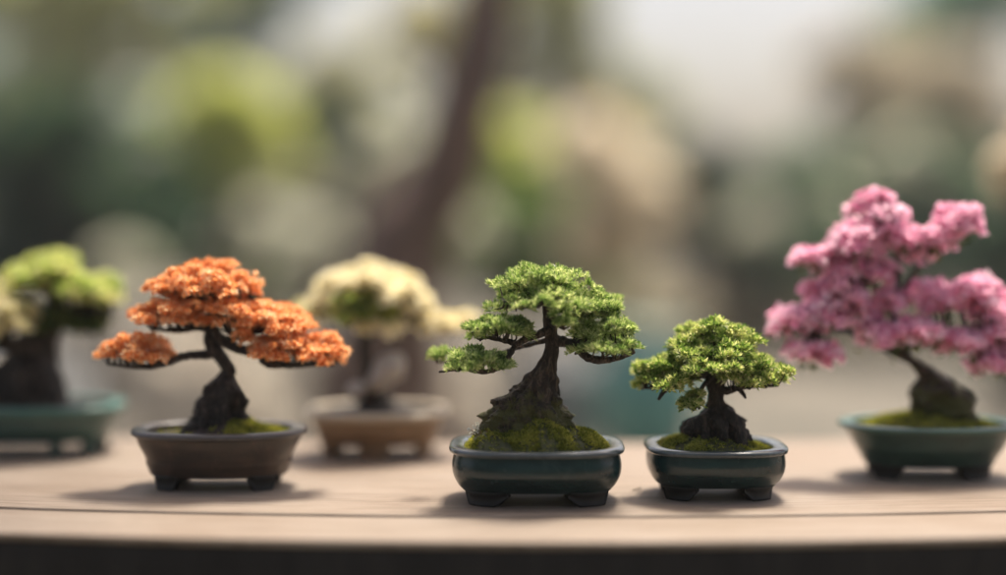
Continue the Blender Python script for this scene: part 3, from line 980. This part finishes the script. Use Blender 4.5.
mound('soil', root, o, 0.128, 0.068, 2.9, zs, hill6, M['soil'])
tm = trunk_loft(px, [(24, 404, 46), (24, 392, 41), (24, 380, 37), (28, 366, 30), (34, 352, 22), (44, 340, 14), (54, 328, 10), (59, 316, 8), (60, 304, 6), (60, 288, 4)], 0.7, 60, 44, 0.3, 7, 0.25, 1.2, 6.1, 45)
trunk = tm.build('trunk', M['bark_black'], root, o)
PL = dict(L=0.012, Wd=0.008, a0=20, a1=76)
c1 = pad(root, o, px, 50, 284, 44, 26, 0.0, 0.06, 34, 18, M['leaf_left'], 6, lump=0.28, low=-0.05, up=0.5, **PL)
c2 = pad(root, o, px, 92, 298, 30, 18, 0.0, 0.045, 22, 18, M['leaf_left'], 6, lump=0.33, low=-0.1, up=0.5, **PL)
c3 = pad(root, o, px, 14, 316, 32, 24, -0.05, 0.045, 24, 17, M['leaf_pale_and_sunlit'], 6, lump=0.33, low=-0.3, up=0.5, **PL)  # lower tier in paler leaves, sunlit tone put into their colour
c3b = pad(root, o, px, -26, 306, 40, 28, -0.03, 0.05, 24, 17, M['leaf_pale_and_sunlit'], 6, lump=0.33, low=-0.3, up=0.5, **PL)
c4 = pad(root, o, px, 66, 322, 36, 10, 0.01, 0.05, 16, 24, M['leaf_azalea_and_shade'], 6, lump=0.33, low=-0.6, up=0.0, **PL)  # underside pad in darker leaves, canopy shade put into their colour
branch(trunk, o, px, [(58, 318, 9, 0), (74, 314, 7, 0), (96, 312, 5, 0), (114, 310, 2, 0)], M['bark_black'], np.concatenate([c2, c4]), 0.002, 61)
branch(trunk, o, px, [(58, 316, 8, 0), (52, 304, 6, 0), (48, 290, 4, 0)], M['bark_black'], c1, 0.002, 62)
branch(trunk, o, px, [(44, 342, 14, 0), (28, 344, 10, -0.03), (10, 340, 7, -0.045), (-20, 332, 4, -0.04)], M['bark_black'], np.concatenate([c3, c3b]), 0.002, 63)

# dry twig lying on the table between the two sharp pots
tp = W(637, 492, 1.60)
tp[2] = TABLE_Z
ys = 0.31 / ((492 - 230) / F)
tp = np.array((W(637, 492, ys)[0], ys, TABLE_Z))
mb = MB()
tube(mb, [tp + (-0.006, -0.004, 0.0008), tp + (0.001, 0.0, 0.0022), tp + (0.006, 0.008, 0.0010)], [0.0006, 0.0009, 0.0005], 14, 7, 0.3, 3)
tube(mb, [tp + (0.001, 0.0, 0.0022), tp + (0.003, -0.003, 0.0034), tp + (0.004, -0.005, 0.0040)], [0.0006, 0.0005, 0.0003], 8, 6, 0.3, 5)
tag(mb.build('dry_twig', M['twig_pale'], None, (tp[0], tp[1], TABLE_Z)), 'tiny curled dry twig lying on the table between two dark teal pots', 'twig')

# ------------------------------------------------------------------ garden behind
BL = {}


def bgleaf(key, c0, c1, c2, tr=0.35, spec=0.5, tc=(1.1, 1.1, 0.75)):
    if key not in BL:
        BL[key] = leaf_mat(key, [(0.1, c0), (0.5, c1), (1.0, c2)], tr, tc, 0.3, 1.6, spec)
    return BL[key]


bgleaf('leaf_dark', (0.012, 0.032, 0.024), (0.032, 0.070, 0.052), (0.10, 0.175, 0.125), spec=0.6)
bgleaf('leaf_teal', (0.05, 0.15, 0.11), (0.13, 0.29, 0.22), (0.30, 0.46, 0.36))
bgleaf('leaf_greygreen', (0.045, 0.11, 0.07), (0.13, 0.235, 0.155), (0.34, 0.46, 0.33), spec=0.6)
bgleaf('leaf_yellow', (0.36, 0.44, 0.11), (0.64, 0.69, 0.26), (0.86, 0.86, 0.50), 0.55)
bgleaf('leaf_olive', (0.22, 0.26, 0.14), (0.44, 0.46, 0.28), (0.68, 0.68, 0.46), 0.5)
bgleaf('leaf_straw', (0.56, 0.54, 0.30), (0.76, 0.73, 0.46), (0.88, 0.84, 0.62), 0.55, tc=(1, 1, 0.9))
bgleaf('leaf_tan', (0.40, 0.37, 0.28), (0.60, 0.55, 0.44), (0.78, 0.73, 0.61), 0.55, tc=(1, 0.98, 0.92))
bgleaf('leaf_creamy', (0.72, 0.66, 0.52), (0.86, 0.80, 0.66), (0.92, 0.88, 0.78), 0.6, tc=(1, 0.98, 0.95))
bgleaf('leaf_white', (0.62, 0.64, 0.52), (0.80, 0.80, 0.68), (0.92, 0.90, 0.80), 0.6, tc=(1, 1, 1))
bgleaf('leaf_green', (0.06, 0.13, 0.045), (0.16, 0.27, 0.09), (0.38, 0.50, 0.20), 0.45)


def garden_tree(name, label, cat, Y, lobes, key, size, count, trunk_px=None, trunk_w=0.06, group=None, pale_clumps=(), bkey='leaf_white'):
    """lobes: (x, y, rx, ry) in photo pixels at depth Y; trunk from the ground to the lobes"""
    cs = [W(l[0], l[1], Y + (l[4] if len(l) > 4 else 0)) for l in lobes]
    rs = [np.array((l[2], (l[2] + l[3]) * 0.5, l[3])) * Y / F for l in lobes]
    cx = trunk_px if trunk_px is not None else sum(l[0] for l in lobes) / len(lobes)
    base = np.array((W(cx, 300, Y)[0], Y, 0.0))
    root = empty(name, base, label, cat, group)
    mb = MB()
    tot = sum(l[2] * l[3] for l in lobes)
    cens = []
    for c, r, l in zip(cs, rs, lobes):
        nl = 16
        per = max(10, int(count * (0.62 if Y > 12 else 0.85) * l[2] * l[3] / tot / nl))
        P, N, cen = lump_points(c, r, nl, per, 0.36, -0.85, 0.3, (0.2, 1.0))
        keep = P[:, 2] > 0.05
        tufts(mb, P[keep], N[keep], 3, size, size * 0.55, 20, 90)
        cens.append(cen)
    mb.build('crown', BL[key], root, base, False)
    mb = MB()
    top = np.mean(cs, axis=0)
    fork = base * 0.5 + top * 0.5
    fork[2] = max(0.25, min(fork[2], top[2] - 0.3))
    tube(mb, [base - (0, 0, 0.1), (base + fork) / 2 + (0.06, 0, 0), fork], [trunk_w * 1.4, trunk_w * 1.1, trunk_w], 12, 10, 0.2, 2, 1.0)
    for c, cen in zip(cs, cens):
        tube(mb, [fork - (0, 0, trunk_w), (fork + c) / 2 + (0, 0, 0.05), c], [trunk_w * 0.9, trunk_w * 0.6, trunk_w * 0.25], 10, 8, 0.2, 5, 1.0)
        for q in cen[::3]:
            tube(mb, [(fork + c) / 2 + (0, 0, 0.05), (c + q) / 2, q], [trunk_w * 0.35, trunk_w * 0.2, trunk_w * 0.08], 6, 5)
    mb.build('trunk', M['bark_tree'], root, base)
    for (x, y, r_) in pale_clumps:  # glints and sky gaps put in as pale petals; true blossom on cream shrub
        c = W(x, y, Y - 0.5)
        rr = r_ * Y / F
        P, N, cen = lump_points(c, (rr, rr, rr), 7, 12, 0.5, -0.7, 0.3, (0.3, 1.0))
        mb = MB()
        tufts(mb, P, N, 5, size * 0.7, size * 0.5, 30, 80)
        mb.build('blossom_glint_cluster', BL[bkey], root, base, False)
    return root


G = 'trees and shrubs in the garden behind the table'
garden_tree('shrub', 'large dark green shrub at the left behind the lime bonsai', 'shrub', 8.5, [(40, 180, 80, 80), (140, 215, 75, 60), (30, 270, 90, 60)], 'leaf_dark', 0.11, 3600, 90, 0.04, G, [(35, 140, 20), (95, 195, 15), (70, 110, 18), (165, 235, 17)], 'leaf_greygreen')
garden_tree('tree', 'tan leaved tree above the dark shrub in the top left corner', 'tree', 12.5, [(110, 45, 90, 55), (40, 110, 60, 50), (30, -10, 90, 50), (150, -60, 110, 50)], 'leaf_olive', 0.16, 2600, 70, 0.08, G)
garden_tree('shrub', 'bright yellow green shrub glowing above the orange bonsai', 'shrub', 9.5, [(225, 112, 60, 42), (250, 150, 45, 40)], 'leaf_yellow', 0.11, 2400, 230, 0.05, G)
garden_tree('shrub', 'olive dark shrub below the bright yellow green one', 'shrub', 10.5, [(190, 190, 70, 55), (230, 270, 80, 60)], 'leaf_green', 0.12, 2600, 200, 0.05, G, [(255, 225, 18), (215, 255, 14)])
garden_tree('tree', 'deep teal green tree at the top between tan and pale trees', 'tree', 15, [(230, 20, 60, 60), (260, -40, 80, 60)], 'leaf_teal', 0.2, 2400, 250, 0.1, G)
garden_tree('tree', 'light olive tree left of the leaning trunk', 'tree', 17, [(335, 90, 55, 50), (300, 130, 50, 40)], 'leaf_olive', 0.2, 2600, 330, 0.1, G, [(330, 60, 24), (375, 120, 22)])
garden_tree('tree', 'pale straw yellow tree touching the leaning trunk near the top', 'tree', 19, [(430, 40, 45, 50)], 'leaf_straw', 0.22, 2200, 430, 0.1, G)
garden_tree('shrub', 'slate green shrub in shade left of the leaning trunk', 'shrub', 11, [(335, 175, 70, 55), (400, 190, 60, 50), (350, 250, 90, 55)], 'leaf_dark', 0.13, 3000, 350, 0.05, G, [(372, 165, 22), (345, 205, 20), (300, 185, 16), (410, 150, 16)])
garden_tree('shrub', 'yellow green shrub right of the leaning trunk', 'shrub', 11.5, [(525, 155, 58, 40), (500, 195, 45, 40)], 'leaf_yellow', 0.13, 2400, 515, 0.05, G)
garden_tree('shrub', 'mid green shrub behind the crown of the tallest bonsai', 'shrub', 10, [(520, 240, 70, 50), (460, 270, 50, 45), (540, 290, 70, 40)], 'leaf_green', 0.12, 2600, 515, 0.05, G, [(592, 240, 20), (470, 230, 16)])
garden_tree('shrub', 'cream blossoming shrub in the middle of the garden', 'shrub', 8.5, [(596, 160, 40, 38), (622, 205, 42, 42), (612, 250, 42, 38)], 'leaf_creamy', 0.12, 1300, 618, 0.04, G, [(585, 145, 24), (612, 180, 26), (640, 222, 26), (598, 215, 22), (655, 195, 16)], 'leaf_creamy')
garden_tree('tree', 'olive green tree below the sky at the upper middle', 'tree', 17, [(560, 60, 60, 65), (540, -20, 70, 50), (620, 110, 60, 40)], 'leaf_olive', 0.2, 2600, 570, 0.1, G, [(530, 70, 24), (570, 95, 20), (505, 110, 20)])
garden_tree('shrub', 'dark grey green shrub right of the cream blossoming shrub', 'shrub', 11, [(700, 190, 40, 45), (720, 250, 60, 55)], 'leaf_dark', 0.13, 2600, 705, 0.05, G, [(748, 228, 18)])
garden_tree('shrub', 'grey green shrub left of the pink bonsai crown', 'shrub', 12, [(790, 205, 65, 50), (800, 270, 90, 60)], 'leaf_greygreen', 0.14, 3000, 790, 0.06, G, [(800, 225, 24), (835, 205, 18), (765, 260, 16)])
garden_tree('tree', 'beige dry leaved tree at the upper right', 'tree', 14, [(880, 90, 80, 48), (960, 100, 60, 45)], 'leaf_tan', 0.17, 2800, 890, 0.09, G)
garden_tree('tree', 'dark green tree in the top right corner', 'tree', 20, [(950, 20, 70, 35), (1020, -20, 90, 60)], 'leaf_teal', 0.24, 2200, 980, 0.12, G)
garden_tree('shrub', 'large grey green shrub behind the pink crown', 'shrub', 11, [(920, 180, 70, 50), (960, 250, 90, 60), (880, 260, 70, 50)], 'leaf_greygreen', 0.13, 3200, 930, 0.06, G, [(905, 160, 16)])
garden_tree('shrub', 'dark shrub at the right edge with shaded leaves', 'shrub', 7.5, [(1010, 260, 40, 50), (1030, 350, 50, 60)], 'leaf_dark', 0.09, 2000, 1020, 0.04, G)
garden_tree('tree', 'slim peach cream blossoming tree cut off by the right edge', 'tree', 2.7, [(1020, 180, 26, 34), (1060, 140, 40, 40)], 'leaf_creamy', 0.025, 1500, 1064, 0.02, G)
garden_tree('shrub', 'white flowering shrub between orange and cream bonsai', 'shrub', 8, [(310, 240, 28, 24), (290, 265, 26, 20)], 'leaf_white', 0.07, 700, 300, 0.03, G)
garden_tree('shrub', 'pale flowering shrub between lime and orange bonsai', 'shrub', 7.5, [(125, 272, 24, 22)], 'leaf_white', 0.07, 450, 125, 0.03, G)
garden_tree('shrub', 'brown dry shrub behind the small green bonsai', 'shrub', 12, [(720, 330, 80, 40), (640, 320, 60, 35)], 'leaf_tan', 0.13, 2200, 690, 0.05, G)
garden_tree('shrub', 'brown dry shrub behind the pink bonsai trunk', 'shrub', 13, [(860, 330, 90, 40), (980, 340, 70, 40)], 'leaf_tan', 0.13, 2200, 900, 0.05, G)
for i, (x, y, rx, ry, Y, key, lab) in enumerate([
        (-20, 120, 170, 120, 26, 'leaf_greygreen', 'far pale green tree behind the tan tree at the left edge'),
        (170, 210, 150, 90, 28, 'leaf_greygreen', 'far grey green tree behind the yellow green shrub'),
        (390, 220, 130, 90, 27, 'leaf_greygreen', 'far grey green tree behind the leaning trunk'),
        (580, 210, 110, 70, 29, 'leaf_greygreen', 'far low tree behind the cream blossoming shrub'),
        (760, 240, 140, 60, 30, 'leaf_greygreen', 'far low tree under the open sky'),
        (960, 200, 150, 100, 28, 'leaf_dark', 'far dark tree behind the beige dry tree')]):
    garden_tree('tree', lab, 'tree', Y, [(x, y, rx, ry), (x + 30, y + 90, rx, 70)], key, 0.42, 2600, x, 0.2, G)

# leaning trunk in the middle distance, its crown above the picture
Y = 4.6
pxb = Px(Y)
base = np.array((W(370, 470, Y)[0], Y, 0))
root = empty('leaning_tree', base, 'tree with a bare brown leaning trunk rising left of centre', 'tree', G)
mb = MB()
tube(mb, [base - (0, 0, 0.1), pxb(378, 400), pxb(386, 320), pxb(398, 258), pxb(420, 210), pxb(449, 160), pxb(467, 100), pxb(482, 30), pxb(490, -60), pxb(470, -200)],
     [0.25, 0.21, 0.19, 0.17, 0.145, 0.122, 0.11, 0.098, 0.086, 0.05], 60, 20, 0.2, 2, 1.2)
crown = ((-0.62, 2.15, 3.2, 0.50), (-0.7, 4.0, 4.1, 0.5), (-0.5, 4.9, 4.0, 0.5), (-1.1, 4.6, 3.7, 0.45), (-0.65, 3.6, 4.4, 0.4))  # first lobe added out of view to shade the table's left end
for (x, y, z, r) in crown:
    p0 = pxb(476, -160)
    q = np.array((x, y, z))
    tube(mb, [p0, (p0 + q) / 2 + (0, 0, 0.12), q], [0.05, 0.035, 0.015], 12, 8, 0.2, 4)
mb.build('trunk', M['bark_tree'], root, base)
mb = MB()
for (x, y, z, r) in crown:
    P, N, cen = lump_points((x, y, z), (r, r, r * 0.6), 20, 80, 0.36, -0.8, 0.3, (0.2, 1.0))
    tufts(mb, P, N, 3, 0.08, 0.045, 20, 90)
mb.build('crown', BL['leaf_green'], root, base, False)

# glazed jar and boulders on the gravel
Y = 6.0
pxb = Px(Y)
base = np.array((W(648, 400, Y)[0], Y, 0))
mb = MB()
prof = np.array([(0.13, 0.0), (0.17, 0.03), (0.235, 0.20), (0.25, 0.33), (0.225, 0.46), (0.175, 0.53), (0.17, 0.555), (0.20, 0.58), (0.195, 0.595), (0.165, 0.585), (0.15, 0.54), (0.12, 0.30), (0.02, 0.28)])
pc = catmull(prof, 50)
th = np.linspace(0, 2 * math.pi, 48, endpoint=False)
V = np.concatenate([np.stack([r * np.cos(th), r * np.sin(th), np.full(48, z)], -1) for r, z in pc]) + base
mb.add(V, grid_faces(50, 48))
jar = mb.build('garden_jar', glaze_mat('turquoise_glaze', (0.05, 0.17, 0.15), (0.10, 0.28, 0.25), 0.35, 5), None, base)
tag(jar, 'big teal glazed garden jar on the gravel behind the small green bonsai', 'jar')


def boulder(x, y, Y, rx, rz, mat, label, seed):
    c = W(x, y, Y)
    base = np.array((c[0], Y, 0.0))
    n, m = 26, 36
    V = []
    r = np.array((rx * Y / F, rx * Y / F * 0.8, c[2] + rz * Y / F))
    for i in range(n):
        a = math.pi / 2 * i / (n - 1)
        for j in range(m):
            b = 2 * math.pi * j / m
            d = Vector((math.cos(a) ** 0.7 * math.cos(b) if i < n - 1 else 0, math.cos(a) ** 0.7 * math.sin(b) if i < n - 1 else 0, math.sin(a) ** 0.85))
            s = 1 + 0.16 * noise.fractal(d * 2.2 + Vector((seed, 0, 0)), 1, 2, 4)
            V.append(base + np.array((d.x * r[0], d.y * r[1], d.z * r[2])) * s)
    mb = MB()
    mb.add(np.array(V), grid_faces(n, m))
    tag(mb.build('boulder', mat, None, base), label, 'boulder', 'boulders on the gravel')


M['slate'] = bark_mat('slate_rock', (0.07, 0.075, 0.078), (0.12, 0.128, 0.13), (0.19, 0.195, 0.19), 4, 0.7, 0.05)
boulder(565, 370, 6.6, 60, 22, M['slate'], 'added blue grey boulder standing for shrub shade behind the trunk of the tallest bonsai', 2.0)  # added rock, its slate colour holds the shade of the shrubs
boulder(20, 385, 5.5, 80, 30, M['slate'], 'dark boulder behind the long teal pot', 5.0)
M['sand_rock'] = bark_mat('sandstone', (0.34, 0.28, 0.21), (0.48, 0.41, 0.31), (0.58, 0.51, 0.40), 4, 0.6, 0.04, 0.8)
boulder(205, 385, 6.2, 75, 50, M['sand_rock'], 'pale sandstone boulder behind the orange bonsai', 9.0)
boulder(455, 400, 5.8, 45, 24, M['sand_rock'], 'low pale sandstone boulder between the cream and the tallest bonsai', 12.0)

# leafy blocker added behind the camera, out of view, to dim the pot fronts
hb = np.array((0.0, -2.6, 0.0))
root = empty('added_shade_hedge', hb, 'added unseen wall of leaves behind the camera, blocking sky light', 'added_shade_hedge')
P = rng.uniform((-7, -3.0, 0.05), (7, -2.1, 3.6), (9000, 3))
mb = MB()
tufts(mb, P, unit(rng.normal(size=P.shape) + (0, 0.6, 0.4)), 3, 0.13, 0.075, 20, 80)
mb.build('crown', BL['leaf_dark'], root, hb, False)
for k_ in range(9):
    mb = MB()
    x = -6.4 + 1.6 * k_
    tube(mb, [(x, -2.55, -0.05), (x + 0.06, -2.55, 1.2), (x - 0.04, -2.55, 3.0)], [0.05, 0.04, 0.015], 10, 8, 0.2, k_)
    mb.build('trunk', M['bark_tree'], root, hb)

# ------------------------------------------------------------------ garden air
mb = MB()
x0, x1, y0, y1, z0, z1 = -45, 45, -6, 60, -1.0, 13.0
mb.add([(x0, y0, z0), (x1, y0, z0), (x1, y1, z0), (x0, y1, z0), (x0, y0, z1), (x1, y0, z1), (x1, y1, z1), (x0, y1, z1)],
       [(0, 3, 2, 1), (4, 5, 6, 7), (0, 1, 5, 4), (1, 2, 6, 5), (2, 3, 7, 6), (3, 0, 4, 7)])
hm = bpy.data.materials.new('haze_air')
hm.use_nodes = True
hm.node_tree.nodes.remove(hm.node_tree.nodes['Principled BSDF'])
pv = hm.node_tree.nodes.new('ShaderNodeVolumePrincipled')
pv.inputs['Color'].default_value = (0.93, 0.93, 0.92, 1)
pv.inputs['Density'].default_value = 0.003
pv.inputs['Anisotropy'].default_value = 0.2
hm.node_tree.links.new(pv.outputs[0], hm.node_tree.nodes['Material Output'].inputs['Volume'])
hz = mb.build('haze', hm, None, (0, 0, 0), False)
hz['kind'] = 'stuff'
